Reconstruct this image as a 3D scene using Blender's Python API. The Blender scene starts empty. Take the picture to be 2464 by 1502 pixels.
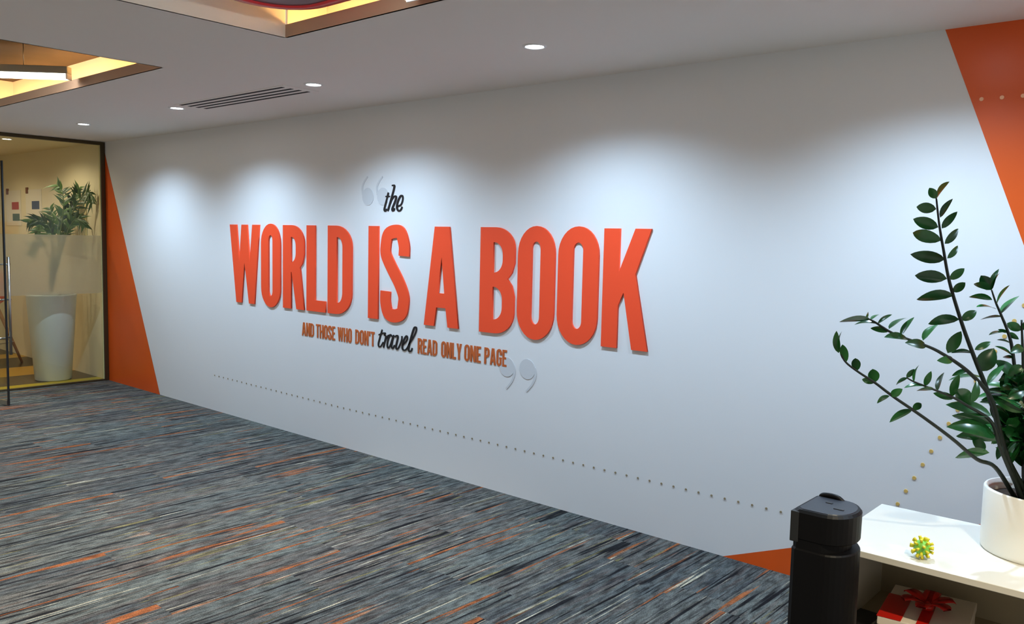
import bpy, bmesh, math, random
from mathutils import Vector, Matrix

random.seed(7)
SC = bpy.context.scene
COL = SC.collection
PI = math.pi

# ------------------------------------------------------------------ camera
CAM = Vector((9.78850905, -4.19520447, 1.71957093))
RX = Vector((0.7526884765954318, 0.6580062969520856, 0.022085524033895687))
RD = Vector((0.0734400507257306, -0.05057692824694889, -0.9960163318332209))
RF = Vector((-0.6542680002490189, 0.7513119774770709, -0.08639268689908375))
FPX = 2028.35
cam_data = bpy.data.cameras.new('camera')
cam_data.sensor_width = 36.0
cam_data.lens = 36.0 * FPX / 2464.0
cam_data.clip_start = 0.05
cam = bpy.data.objects.new('camera', cam_data)
COL.objects.link(cam)
M3 = Matrix((RX, -RD, -RF)).transposed()
cam.matrix_world = Matrix.Translation(CAM) @ M3.to_4x4()
SC.camera = cam

def at(u, v, d):
    """world point seen at photo position (u, v), d metres ahead of the camera"""
    return CAM + d * (RF + RX * ((u - 1232.0) / FPX) + RD * ((v - 751.0) / FPX))

# ------------------------------------------------------------------ world, exposure
W = bpy.data.worlds.new('world'); SC.world = W
W.use_nodes = True
bg = W.node_tree.nodes['Background']
bg.inputs[0].default_value = (1.0, 0.95, 0.88, 1)
bg.inputs[1].default_value = 0.32
SC.view_settings.view_transform = 'Standard'
SC.view_settings.look = 'None'
SC.view_settings.gamma = 1.0
SC.view_settings.exposure = 0.72
SC.view_settings.use_curve_mapping = False

# strengths of the lamps of the place and of the added ones
P_WASH = 92.0      # cool downlights along the feature wall
P_COVE = 22.0       # orange cove strips
P_INNER = 20.0     # warm downlights of the room behind the glass
P_TUBE = 9.0
P_GEN = 230.0     # general downlights over the floor, most added unseen to lift the ceiling
NEUT = (1.0, 0.92, 0.80)
COOL = (0.58, 0.79, 1.0)
WARM = (1.0, 0.86, 0.60)

# ------------------------------------------------------------------ helpers
def lin(c):
    return tuple((x / 12.92 if x <= 0.04045 else ((x + 0.055) / 1.055) ** 2.4) for x in (v / 255.0 for v in c))

def mat(name, rgb, rough=0.6, metal=0.0, spec=0.5, noise=0.0, nscale=8.0, bump=0.0, bscale=120.0, emis=None, estr=0.0, trans=0.0, sheen=0.0):
    m = bpy.data.materials.new(name); m.use_nodes = True
    nt = m.node_tree; b = nt.nodes['Principled BSDF']
    c = lin(rgb)
    b.inputs['Base Color'].default_value = (*c, 1)
    b.inputs['Roughness'].default_value = rough
    b.inputs['Metallic'].default_value = metal
    b.inputs['Specular IOR Level'].default_value = spec
    tc = nt.nodes.new('ShaderNodeTexCoord')
    if noise > 0:
        n = nt.nodes.new('ShaderNodeTexNoise'); n.inputs['Scale'].default_value = nscale; n.inputs['Detail'].default_value = 4
        nt.links.new(tc.outputs['Object'], n.inputs['Vector'])
        r = nt.nodes.new('ShaderNodeValToRGB')
        r.color_ramp.elements[0].position = 0.3; r.color_ramp.elements[1].position = 0.7
        r.color_ramp.elements[0].color = (*[max(0, x * (1 - noise)) for x in c], 1)
        r.color_ramp.elements[1].color = (*[min(1, x * (1 + noise)) for x in c], 1)
        nt.links.new(n.outputs['Fac'], r.inputs['Fac'])
        nt.links.new(r.outputs['Color'], b.inputs['Base Color'])
    if bump > 0:
        n2 = nt.nodes.new('ShaderNodeTexNoise'); n2.inputs['Scale'].default_value = bscale; n2.inputs['Detail'].default_value = 3
        nt.links.new(tc.outputs['Object'], n2.inputs['Vector'])
        bp = nt.nodes.new('ShaderNodeBump'); bp.inputs['Strength'].default_value = bump; bp.inputs['Distance'].default_value = 0.002
        nt.links.new(n2.outputs['Fac'], bp.inputs['Height']); nt.links.new(bp.outputs['Normal'], b.inputs['Normal'])
    if emis:
        b.inputs['Emission Color'].default_value = (*emis, 1); b.inputs['Emission Strength'].default_value = estr
    return m

def carpet_material():
    m = bpy.data.materials.new('striped_carpet'); m.use_nodes = True
    nt = m.node_tree; N = nt.nodes; L = nt.links
    b = N['Principled BSDF']; b.inputs['Roughness'].default_value = 0.95; b.inputs['Specular IOR Level'].default_value = 0.15
    tc = N.new('ShaderNodeTexCoord')
    sep = N.new('ShaderNodeSeparateXYZ'); L.new(tc.outputs['Object'], sep.inputs[0])
    def mth(op, a, bb=None, c=None):
        n = N.new('ShaderNodeMath'); n.operation = op
        for i, v in enumerate((a, bb, c)):
            if v is None: continue
            if isinstance(v, (int, float)): n.inputs[i].default_value = v
            else: L.new(v, n.inputs[i])
        return n.outputs[0]
    # planks 0.25 x 1.0 m, each row shifted; every plank gets its own streak pattern
    col = mth('FLOOR', mth('DIVIDE', sep.outputs['X'], 0.25))
    wn0 = N.new('ShaderNodeTexWhiteNoise'); wn0.noise_dimensions = '1D'; L.new(col, wn0.inputs['W'])
    row = mth('FLOOR', mth('ADD', sep.outputs['Y'], wn0.outputs['Value']))
    cmb = N.new('ShaderNodeCombineXYZ'); L.new(col, cmb.inputs[0]); L.new(row, cmb.inputs[1])
    wn = N.new('ShaderNodeTexWhiteNoise'); wn.noise_dimensions = '3D'; L.new(cmb.outputs[0], wn.inputs['Vector'])
    plank = wn.outputs['Value']
    def streak(sx, sy, zoff, detail=2.0, rough=0.5, use_plank=True):
        c = N.new('ShaderNodeCombineXYZ')
        L.new(mth('MULTIPLY', sep.outputs['X'], sx), c.inputs[0])
        L.new(mth('MULTIPLY', sep.outputs['Y'], sy), c.inputs[1])
        if use_plank: L.new(mth('MULTIPLY_ADD', plank, 17.0, zoff), c.inputs[2])
        else: c.inputs[2].default_value = zoff
        n = N.new('ShaderNodeTexNoise'); n.inputs['Scale'].default_value = 1.0; n.inputs['Detail'].default_value = detail; n.inputs['Roughness'].default_value = rough
        L.new(c.outputs[0], n.inputs['Vector'])
        return n.outputs['Fac']
    def ramp(fac, stops):
        r = N.new('ShaderNodeValToRGB'); cr = r.color_ramp
        while len(cr.elements) < len(stops): cr.elements.new(0.5)
        for e, (p, c) in zip(cr.elements, stops):
            e.position = p; e.color = (*lin(c), 1)
        L.new(fac, r.inputs['Fac']); return r.outputs['Color']
    def band(fac, lo, hi):
        n = N.new('ShaderNodeMapRange'); n.interpolation_type = 'SMOOTHSTEP'
        n.inputs['From Min'].default_value = lo; n.inputs['From Max'].default_value = hi
        L.new(fac, n.inputs['Value']); return n.outputs['Result']
    def mix(f, a, bb):
        n = N.new('ShaderNodeMix'); n.data_type = 'RGBA'
        L.new(f, n.inputs[0]); L.new(a, n.inputs[6])
        if isinstance(bb, tuple): n.inputs[7].default_value = (*lin(bb), 1)
        else: L.new(bb, n.inputs[7])
        return n.outputs[2]
    base = ramp(streak(30, 1.9, 0.0, 4, 0.7), [(0.28, (34, 35, 41)), (0.40, (84, 86, 90)), (0.50, (122, 130, 128)), (0.60, (116, 104, 98)), (0.72, (50, 50, 56))])
    base2 = ramp(plank, [(0.0, (74, 78, 86)), (0.35, (136, 146, 140)), (0.7, (122, 112, 106)), (1.0, (100, 116, 116))])
    nmul = N.new('ShaderNodeMix'); nmul.data_type = 'RGBA'; nmul.inputs[0].default_value = 0.40
    L.new(base, nmul.inputs[6]); L.new(base2, nmul.inputs[7])
    c = nmul.outputs[2]
    c = mix(band(streak(44, 1.6, 5.0), 0.55, 0.66), c, (34, 35, 40))
    c = mix(band(streak(22, 0.9, 9.0), 0.625, 0.68), c, (186, 112, 68))
    c = mix(band(streak(30, 1.2, 29.0), 0.655, 0.70), c, (150, 142, 100))
    c = mix(band(streak(80, 1.3, 13.0), 0.655, 0.71), c, (226, 218, 192))
    c = mix(band(streak(90, 1.9, 21.0), 0.64, 0.70), c, (22, 23, 28))
    mot = streak(38, 9.0, 41.0, 4, 0.7, False)
    mr_ = ramp(mot, [(0.36, (120, 116, 114)), (0.60, (255, 255, 255))])
    m2 = N.new('ShaderNodeMix'); m2.data_type = 'RGBA'; m2.blend_type = 'MULTIPLY'; m2.inputs[0].default_value = 0.8
    L.new(c, m2.inputs[6]); L.new(mr_, m2.inputs[7]); c = m2.outputs[2]
    fine = N.new('ShaderNodeTexNoise'); fine.inputs['Scale'].default_value = 170; fine.inputs['Detail'].default_value = 3
    L.new(tc.outputs['Object'], fine.inputs['Vector'])
    fr = ramp(fine.outputs['Fac'], [(0.3, (110, 110, 110)), (0.7, (255, 255, 255))])
    mm = N.new('ShaderNodeMix'); mm.data_type = 'RGBA'; mm.blend_type = 'MULTIPLY'; mm.inputs[0].default_value = 0.75
    L.new(c, mm.inputs[6]); L.new(fr, mm.inputs[7])
    L.new(mm.outputs[2], b.inputs['Base Color'])
    bp = N.new('ShaderNodeBump'); bp.inputs['Strength'].default_value = 0.7; bp.inputs['Distance'].default_value = 0.004
    L.new(fine.outputs['Fac'], bp.inputs['Height']); L.new(bp.outputs['Normal'], b.inputs['Normal'])
    return m

def stripe_carpet_inner():
    m = bpy.data.materials.new('brown_carpet_yellow_stripes'); m.use_nodes = True
    nt = m.node_tree; N = nt.nodes; L = nt.links; b = N['Principled BSDF']; b.inputs['Roughness'].default_value = 0.32
    tc = N.new('ShaderNodeTexCoord'); sep = N.new('ShaderNodeSeparateXYZ'); L.new(tc.outputs['Object'], sep.inputs[0])
    mr = N.new('ShaderNodeMapRange'); mr.inputs['From Min'].default_value = -3.7; mr.inputs['From Max'].default_value = 0.0
    L.new(sep.outputs['X'], mr.inputs['Value'])
    r = N.new('ShaderNodeValToRGB'); cr = r.color_ramp; cr.interpolation = 'CONSTANT'
    pos = lambda x: (x + 3.7) / 3.7
    stops = [(0.0, (70, 55, 40)), (pos(-2.9), (205, 160, 45)), (pos(-2.5), (70, 55, 40)), (pos(-1.62), (215, 165, 50)), (pos(-0.95), (92, 74, 50)), (pos(-0.30), (205, 175, 40)), (pos(-0.1), (170, 140, 40))]
    while len(cr.elements) < len(stops): cr.elements.new(0.5)
    for e, (p, c) in zip(cr.elements, stops): e.position = p; e.color = (*lin(c), 1)
    L.new(mr.outputs['Result'], r.inputs['Fac']); 
    n = N.new('ShaderNodeTexNoise'); n.inputs['Scale'].default_value = 60; L.new(tc.outputs['Object'], n.inputs['Vector'])
    mm = N.new('ShaderNodeMix'); mm.data_type = 'RGBA'; mm.blend_type = 'MULTIPLY'; mm.inputs[0].default_value = 0.3
    L.new(r.outputs['Color'], mm.inputs[6]); L.new(n.outputs['Color'], mm.inputs[7]); L.new(mm.outputs[2], b.inputs['Base Color'])
    return m

def glass_material():
    m = bpy.data.materials.new('clear_glass'); m.use_nodes = True
    nt = m.node_tree; N = nt.nodes; L = nt.links
    N.remove(N['Principled BSDF']); out = N['Material Output']
    tr = N.new('ShaderNodeBsdfTransparent'); tr.inputs[0].default_value = (0.965, 0.975, 0.955, 1)
    gl = N.new('ShaderNodeBsdfGlossy'); gl.inputs['Roughness'].default_value = 0.02
    fr = N.new('ShaderNodeFresnel'); ge = N.new('ShaderNodeNewGeometry'); mi = N.new('ShaderNodeMapRange'); mi.inputs['To Min'].default_value = 1.35; mi.inputs['To Max'].default_value = 1 / 1.35
    L.new(ge.outputs['Backfacing'], mi.inputs['Value']); L.new(mi.outputs['Result'], fr.inputs['IOR'])
    mx = N.new('ShaderNodeMixShader'); L.new(fr.outputs[0], mx.inputs[0]); L.new(tr.outputs[0], mx.inputs[1]); L.new(gl.outputs[0], mx.inputs[2])
    L.new(mx.outputs[0], out.inputs['Surface']); return m

def frost_material():
    m = bpy.data.materials.new('frosted_film'); m.use_nodes = True
    nt = m.node_tree; N = nt.nodes; L = nt.links
    N.remove(N['Principled BSDF']); out = N['Material Output']
    rf = N.new('ShaderNodeBsdfRefraction'); rf.inputs['Roughness'].default_value = 0.33; rf.inputs['IOR'].default_value = 1.18; rf.inputs[0].default_value = (0.93, 0.93, 0.88, 1)
    tl = N.new('ShaderNodeBsdfTranslucent'); tl.inputs[0].default_value = (0.85, 0.85, 0.78, 1)
    df = N.new('ShaderNodeBsdfDiffuse'); df.inputs[0].default_value = (0.75, 0.75, 0.68, 1)
    a = N.new('ShaderNodeMixShader'); a.inputs[0].default_value = 0.22; L.new(rf.outputs[0], a.inputs[1]); L.new(tl.outputs[0], a.inputs[2])
    c = N.new('ShaderNodeMixShader'); c.inputs[0].default_value = 0.10; L.new(a.outputs[0], c.inputs[1]); L.new(df.outputs[0], c.inputs[2])
    L.new(c.outputs[0], out.inputs['Surface']); return m

def leaf_material(name, c1, c2, rough=0.3):
    m = bpy.data.materials.new(name); m.use_nodes = True
    nt = m.node_tree; N = nt.nodes; L = nt.links; b = N['Principled BSDF']
    b.inputs['Roughness'].default_value = rough
    oi = N.new('ShaderNodeObjectInfo'); tc = N.new('ShaderNodeTexCoord')
    n = N.new('ShaderNodeTexNoise'); n.inputs['Scale'].default_value = 22; L.new(tc.outputs['Object'], n.inputs['Vector'])
    ad = N.new('ShaderNodeMath'); ad.operation = 'MULTIPLY_ADD'; ad.inputs[1].default_value = 0.6; L.new(oi.outputs['Random'], ad.inputs[0])
    sc = N.new('ShaderNodeMath'); sc.operation = 'MULTIPLY'; sc.inputs[1].default_value = 0.5; L.new(n.outputs['Fac'], sc.inputs[0]); L.new(sc.outputs[0], ad.inputs[2])
    r = N.new('ShaderNodeValToRGB'); r.color_ramp.elements[0].position = 0.1; r.color_ramp.elements[1].position = 0.95
    r.color_ramp.elements[0].color = (*lin(c1), 1); r.color_ramp.elements[1].color = (*lin(c2), 1)
    L.new(ad.outputs[0], r.inputs['Fac']); L.new(r.outputs['Color'], b.inputs['Base Color'])
    return m

MT = {}
MT['wall'] = mat('white_wall_paint', (218, 219, 221), 0.55, spec=0.3, bump=0.05, bscale=300)
MT['ceiling'] = mat('ceiling_paint', (240, 236, 231), 0.85, spec=0.2, bump=0.04, bscale=200)
MT['upper'] = mat('shaded_upper_ceiling', (84, 76, 68), 0.9, spec=0.1, noise=0.15, nscale=2)  # lid colour kept dark to stand for its unlit recess
MT['upstand'] = mat('taupe_upstand', (176, 150, 132), 0.85, spec=0.2)  # darker and browner than the ceiling
MT['orange'] = mat('orange_wall_paint', (216, 86, 24), 0.32, spec=0.45, noise=0.03, nscale=1.5)
MT['carpet'] = carpet_material()
MT['carpet2'] = stripe_carpet_inner()
MT['cream'] = mat('cream_wall_paint', (232, 222, 190), 0.7, spec=0.2)
MT['letter'] = mat('red_orange_acrylic', (240, 78, 42), 0.45, spec=0.4)
MT['copper'] = mat('copper_brown_vinyl', (188, 92, 42), 0.4, spec=0.5)
MT['ink'] = mat('black_vinyl', (18, 20, 26), 0.4)
MT['quote'] = mat('pale_grey_vinyl', (199, 201, 205), 0.6)
MT['dotbrown'] = mat('taupe_dot_vinyl', (140, 126, 100), 0.6)
MT['dotgold'] = mat('gold_dot_vinyl', (205, 170, 95), 0.5)
MT['dotpeach'] = mat('peach_dot_vinyl', (250, 190, 150), 0.5)
MT['frame'] = mat('bronze_frame', (78, 66, 46), 0.35, metal=0.6)
MT['glass'] = glass_material()
MT['frost'] = frost_material()
MT['steel'] = mat('brushed_steel', (180, 178, 172), 0.3, metal=1.0)
MT['blackplastic'] = mat('black_plastic', (6, 6, 8), 0.5, spec=0.22)
MT['lidplastic'] = mat('graphite_lid_plastic', (30, 34, 44), 0.42, spec=0.5)
MT['greyplastic'] = mat('dark_grey_plastic', (34, 36, 38), 0.45)
MT['lampwhite'] = mat('white_lamp_trim', (235, 235, 235), 0.5)
MT['slot'] = mat('black_slot', (14, 14, 16), 0.8)
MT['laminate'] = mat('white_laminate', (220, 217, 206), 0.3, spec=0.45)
MT['laminate_in'] = mat('shaded_laminate', (166, 154, 126), 0.55)  # interior colour darkened to hold the shade inside the cabinet
MT['potwhite'] = mat('white_ceramic', (240, 238, 230), 0.28, spec=0.5)
MT['planter'] = mat('pale_grey_planter', (214, 220, 214), 0.4)
MT['soil'] = mat('potting_soil', (48, 38, 30), 0.95, noise=0.4, nscale=40, bump=0.8)
MT['leaf'] = leaf_material('zz_leaf', (10, 52, 26), (44, 112, 52), 0.25)
MT['stem'] = mat('dark_stem', (20, 32, 22), 0.6, noise=0.3, nscale=30)
MT['palm'] = leaf_material('palm_leaf', (22, 50, 18), (80, 116, 46), 0.45)
MT['palmstem'] = mat('palm_stalk', (96, 116, 56), 0.5)
MT['wood'] = mat('oak_leg', (176, 126, 70), 0.5, noise=0.12, nscale=20)
MT['stoolorange'] = mat('orange_shell', (232, 84, 30), 0.4)
MT['paper'] = mat('poster_paper', (232, 226, 210), 0.7)
MT['printred'] = mat('print_red', (176, 72, 62), 0.6)
MT['printblue'] = mat('print_blue', (66, 82, 112), 0.6)
MT['printgreen'] = mat('print_green', (78, 104, 92), 0.6)
MT['clip'] = mat('brown_clip', (120, 70, 40), 0.5)
MT['toy'] = mat('yellow_rubber', (214, 200, 40), 0.4)
MT['toygreen'] = mat('green_rubber', (120, 190, 70), 0.4)
MT['giftred'] = mat('red_satin', (196, 30, 20), 0.25)
MT['gift'] = mat('white_card', (226, 216, 200), 0.6)
MT['navy'] = mat('navy_card', (28, 38, 84), 0.5)
MT['notebook'] = mat('black_cover', (16, 16, 20), 0.5)
MT['redshade'] = mat('red_lamp_shade', (214, 52, 58), 0.3)
MT['mauve'] = mat('dark_mauve_panel', (86, 66, 74), 0.4)
MT['housing'] = mat('grey_lamp_housing', (150, 150, 138), 0.4, metal=0.4)
def emat(name, col, s):
    return mat(name, (250, 250, 250), 0.5, emis=col, estr=s)
MT['lens_cool'] = emat('cool_lamp_lens', (0.85, 0.94, 1.0), 30.0)
MT['lens_warm'] = emat('warm_lamp_lens', (1.0, 0.9, 0.7), 20.0)
MT['tube'] = emat('tube_diffuser', (1.0, 0.97, 0.86), P_TUBE)
MT['led'] = emat('orange_led_strip', (1.0, 0.50, 0.14), P_COVE)

def tag(o, label=None, cat=None, group=None, kind=None):
    if label: o['label'] = label
    if cat: o['category'] = cat
    if group: o['group'] = group
    if kind: o['kind'] = kind
    return o

def empty(name, loc, label, cat, group=None, rz=0.0):
    o = bpy.data.objects.new(name, None); COL.objects.link(o)
    o.location = loc; o.rotation_euler = (0, 0, rz); o.empty_display_size = 0.05
    bpy.context.view_layer.update()
    return tag(o, label, cat, group)

def link(name, me, m, parent=None, smooth=False, world=True):
    o = bpy.data.objects.new(name, me); COL.objects.link(o)
    if m is not None and len(me.materials) == 0: me.materials.append(m)
    if smooth:
        for p in me.polygons: p.use_smooth = True
    if parent is not None:
        o.parent = parent
        if world: o.matrix_parent_inverse = parent_world(parent).inverted()
    return o

def parent_world(p):
    m = p.matrix_basis.copy()
    if p.parent is not None:
        m = parent_world(p.parent) @ p.matrix_parent_inverse @ m
    return m

def bm_to(bm, name, m, parent=None, smooth=False, world=True):
    me = bpy.data.meshes.new(name); bm.normal_update(); bm.to_mesh(me); bm.free()
    return link(name, me, m, parent, smooth, world)

def box_bm(x0, x1, y0, y1, z0, z1, bm=None, bev=0.0):
    own = bm is None
    if own: bm = bmesh.new()
    vs = [bm.verts.new(c) for c in ((x0, y0, z0), (x1, y0, z0), (x1, y1, z0), (x0, y1, z0), (x0, y0, z1), (x1, y0, z1), (x1, y1, z1), (x0, y1, z1))]
    for f in ((0, 3, 2, 1), (4, 5, 6, 7), (0, 1, 5, 4), (1, 2, 6, 5), (2, 3, 7, 6), (3, 0, 4, 7)):
        bm.faces.new([vs[i] for i in f])
    if bev > 0:
        bmesh.ops.bevel(bm, geom=list(bm.edges), offset=bev, segments=2, affect='EDGES', profile=0.5)
    return bm

def box(name, x0, x1, y0, y1, z0, z1, m, parent=None, bev=0.0):
    return bm_to(box_bm(x0, x1, y0, y1, z0, z1, None, bev), name, m, parent)

def lathe_bm(profile, segs=32, center=(0, 0, 0), bm=None):
    """profile: (r, z) list"""
    if bm is None: bm = bmesh.new()
    rings = []
    cx, cy, cz = center
    for r, z in profile:
        if r < 1e-6: rings.append([bm.verts.new((cx, cy, cz + z))])
        else: rings.append([bm.verts.new((cx + r * math.cos(2 * PI * i / segs), cy + r * math.sin(2 * PI * i / segs), cz + z)) for i in range(segs)])
    for a, b in zip(rings, rings[1:]):
        for i in range(segs):
            j = (i + 1) % segs
            if len(a) == 1 and len(b) == 1: continue
            if len(a) == 1: bm.faces.new((a[0], b[j], b[i]))
            elif len(b) == 1: bm.faces.new((a[i], a[j], b[0]))
            else: bm.faces.new((a[i], a[j], b[j], b[i]))
    return bm

def catmull(pts, n=6):
    P = [Vector(p) for p in pts]
    if len(P) < 3: 
        return [P[0].lerp(P[-1], i / n) for i in range(n + 1)]
    out = []
    for i in range(len(P) - 1):
        p0 = P[i - 1] if i > 0 else P[i] * 2 - P[i + 1]
        p1, p2 = P[i], P[i + 1]
        p3 = P[i + 2] if i + 2 < len(P) else P[i + 1] * 2 - P[i]
        for k in range(n):
            t = k / n
            out.append(0.5 * ((2 * p1) + (p2 - p0) * t + (2 * p0 - 5 * p1 + 4 * p2 - p3) * t * t + (3 * p1 - p0 - 3 * p2 + p3) * t ** 3))
    out.append(P[-1])
    return out

def tube_bm(pts, radii, segs=8, bm=None, caps=True):
    if bm is None: bm = bmesh.new()
    n = len(pts); rings = []
    ref = Vector((0.31, 0.77, 0.55)).normalized()
    for i, p in enumerate(pts):
        t = (pts[min(i + 1, n - 1)] - pts[max(i - 1, 0)]).normalized()
        a = t.cross(ref)
        if a.length < 1e-3: a = t.cross(Vector((1, 0, 0)))
        a.normalize(); b = t.cross(a)
        r = radii if isinstance(radii, (int, float)) else radii[i]
        rings.append([bm.verts.new(p + r * (a * math.cos(2 * PI * k / segs) + b * math.sin(2 * PI * k / segs))) for k in range(segs)])
    for A, B in zip(rings, rings[1:]):
        for k in range(segs):
            j = (k + 1) % segs
            bm.faces.new((A[k], A[j], B[j], B[k]))
    if caps:
        bm.faces.new(rings[0][::-1]); bm.faces.new(rings[-1])
    return bm

def tube(name, pts, r, m, parent=None, segs=8):
    return bm_to(tube_bm([Vector(p) for p in pts], r, segs), name, m, parent, True)

def prism_xz(contours, y_front, y_back, name, m, parent=None, smooth_angle=False):
    """Filled outline with holes in the wall plane (x, z), from y_back (wall) to y_front (room side)."""
    cu = bpy.data.curves.new(name, 'CURVE'); cu.dimensions = '2D'; cu.fill_mode = 'BOTH'
    d = abs(y_front - y_back); cu.extrude = d / 2.0
    for c in contours:
        s = cu.splines.new('POLY'); s.points.add(len(c) - 1); s.use_cyclic_u = True
        for p, (x, z) in zip(s.points, c): p.co = (x, z, 0, 1)
    tmp = bpy.data.objects.new('tmp', cu); COL.objects.link(tmp)
    dg = bpy.context.evaluated_depsgraph_get(); dg.update()
    me = bpy.data.meshes.new_from_object(tmp.evaluated_get(dg))
    bpy.data.objects.remove(tmp); bpy.data.curves.remove(cu)
    # curve XY -> wall XZ ; curve Z -> -Y
    mid = (y_front + y_back) / 2.0
    for v in me.vertices:
        x, z, e = v.co; v.co = (x, mid - e, z)
    me.name = name; me.materials.clear(); 
    return link(name, me, m, parent)

# ------------------------------------------------------------------ structure
CH = 2.7
box('floor', 0.0, 12.0, -8.0, 0.0, -0.1, 0.0, MT['carpet'])
tag(bpy.data.objects['floor'], 'dark slate carpet with orange and cream streaks', 'floor', kind='structure')
box('floor_inner', -3.7, 0.0, -4.0, 0.0, -0.1, 0.0, MT['carpet2'])
tag(bpy.data.objects['floor_inner'], 'brown carpet with yellow stripes behind the glass partition', 'floor', kind='structure')
wall = box('wall_right', 0.0, 12.0, 0.0, 0.15, 0.0, 3.1, MT['wall'])
tag(wall, 'long white feature wall with orange painted ends', 'wall', kind='structure')
inner = box('wall_inner_right', -3.85, 0.0, 0.0, 0.15, 0.0, 3.1, MT['cream'])
tag(inner, 'cream side wall of the room behind the glass', 'wall', kind='structure')
tag(box('wall_inner_back', -3.85, -3.7, -4.0, 0.0, 0.0, 3.1, MT['cream']), 'cream end wall of the room behind the glass', 'wall', kind='structure')
tag(box('wall_inner_left', -3.85, 0.0, -4.15, -4.0, 0.0, 3.1, MT['cream']), 'cream far-left wall of the room behind the glass', 'wall', kind='structure')

# orange painted fields of the feature wall (a paint film 2 mm proud)
def paint(name, poly, label):
    o = prism_xz([poly], -0.002, 0.0, name, MT['orange'], wall)
    o['label'] = label
paint('orange_field', [(0.0, 2.62), (0.0, 0.0), (1.236, 0.0)], 'narrow orange triangle beside the glass partition')
paint('orange_field', [(8.682, 2.7), (9.46, 0.68), (7.72, 0.0), (12.0, 0.0), (12.0, 2.7)], 'large orange field at the right end of the wall')

# ceiling with two lit coffers
O1 = (1.6, 4.78); O2 = (6.07, 9.25); OY = (-4.8, -1.70)
bm = bmesh.new()
def cslab(x0, x1, y0, y1): box_bm(x0, x1, y0, y1, CH, CH + 0.02, bm)
cslab(0.0, 12.0, OY[1], 0.0); cslab(0.0, 12.0, -8.0, OY[0])
cslab(0.0, O1[0], *OY); cslab(O1[1], O2[0], *OY); cslab(O2[1], 12.0, *OY)
ceil = bm_to(bm, 'ceiling', MT['ceiling']); tag(ceil, 'pale grey plaster ceiling with lit coffers', 'ceiling', kind='structure')
tag(box('ceiling_inner', -3.85, 0.0, -4.15, 0.0, CH, CH + 0.02, MT['cream']), 'cream ceiling of the room behind the glass', 'ceiling', kind='structure')

TW, TX, FH, UZ = 0.25, 0.34, 0.062, 2.98   # trough width, upstand height, upper ceiling
def coffer(ox, n):
    x0, x1 = ox; y0, y1 = OY
    b = bmesh.new(); t = 0.012
    for q in ((x0, x1, y1 - 0.001, y1 + t), (x0, x1, y0 - t, y0 + 0.001)):
        box_bm(*q, CH, CH + FH, b)
    bm_to(b, 'coffer_upstand', MT['upstand'], ceil)
    b = bmesh.new()
    X0, X1, Y0, Y1 = x0 - t, x1 + t, y0 - TW, y1 + TW
    for q in ((X0, X1, Y1, Y1 + t), (X0, X1, Y0 - t, Y0)):
        box_bm(*q, CH + 0.02, UZ, b)
    bm_to(b, 'cove_wall', MT['ceiling'], ceil)
    b = bmesh.new()
    for q in ((x0 - t, x0 + 0.001), (x1 - 0.001, x1 + t)):
        box_bm(*q, y0, y1, CH, UZ, b)
        box_bm(*q, y1 + t, Y1, CH + 0.021, UZ, b); box_bm(*q, Y0, y0 - t, CH + 0.021, UZ, b)
    bm_to(b, 'coffer_end_wall', MT['ceiling'], ceil)
    box('coffer_lid', X0, X1, Y0, Y1, UZ, UZ + 0.02, MT['upper'], ceil)
    lab = ['orange light strip hidden in the left ceiling coffer', 'orange light strip hidden in the ceiling coffer with the red lamp'][n]
    e = empty('cove_light', ((x0 + x1) / 2, y1 + 0.1, CH + 0.03), lab, 'light strip', 'cove lights')
    for q in ((X0 + 0.05, X1 - 0.05, y1 + 0.09, y1 + 0.11), (X0 + 0.05, X1 - 0.05, y0 - 0.11, y0 - 0.09)):
        box('strip', *q, CH + 0.022, CH + 0.036, MT['led'], e)
coffer(O1, 0); coffer(O2, 1)

# ------------------------------------------------------------------ downlights
def spot(loc, power, color, size, blend, parent, radius=0.035, aim=None):
    ld = bpy.data.lights.new('lamp_light', 'SPOT'); ld.energy = power; ld.color = color
    ld.spot_size = math.radians(size); ld.spot_blend = blend; ld.shadow_soft_size = radius
    o = bpy.data.objects.new('lamp_light', ld); COL.objects.link(o)
    o.location = loc
    if aim is not None:
        o.rotation_euler = (Vector(aim) - Vector(loc)).to_track_quat('-Z', 'Y').to_euler()
    return o

def downlight(x, y, z, label, lens, power, color, size=110, blend=0.5, group='recessed ceiling downlights'):
    e = empty('downlight', (x, y, z), label, 'downlight', group)
    b = lathe_bm([(0.046, -0.004), (0.050, -0.007), (0.060, -0.006), (0.064, 0.0)], 36, (x, y, z))
    bm_to(b, 'trim_ring', MT['lampwhite'], e, True)
    b = lathe_bm([(0.0, -0.0015), (0.047, -0.0025)], 36, (x, y, z))
    bm_to(b, 'lens', lens, e, True)
    s = spot((x, y, z - 0.014), power, color, size, blend, e)
    s.parent = e; s.matrix_parent_inverse = parent_world(e).inverted()
WL = [(1.512, 'recessed downlight nearest the glass partition, first of the wall row'),
      (3.276, 'recessed downlight at the left end of the slot diffuser'),
      (5.092, 'bright recessed downlight at the right end of the slot diffuser'),
      (6.971, 'bright recessed downlight above the word BOOK'),
      (8.745, 'recessed downlight at the top edge, in front of the orange wall end')]
for x, lab in WL: downlight(x, -0.83, CH, lab, MT['lens_cool'], P_WASH, COOL, 143, 0.8)
downlight(10.55, -0.83, CH, 'recessed downlight at the far right end of the wall row', MT['lens_cool'], P_WASH, COOL, 143, 0.8)
downlight(5.45, -2.95, CH, 'recessed downlight between the two ceiling coffers', MT['lens_cool'], P_GEN, NEUT, 105, 0.5)
downlight(10.1, -2.6, CH, 'warm recessed downlight over the white cabinet side of the room', MT['lens_warm'], P_GEN * 0.65, WARM, 115, 0.6)
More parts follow.
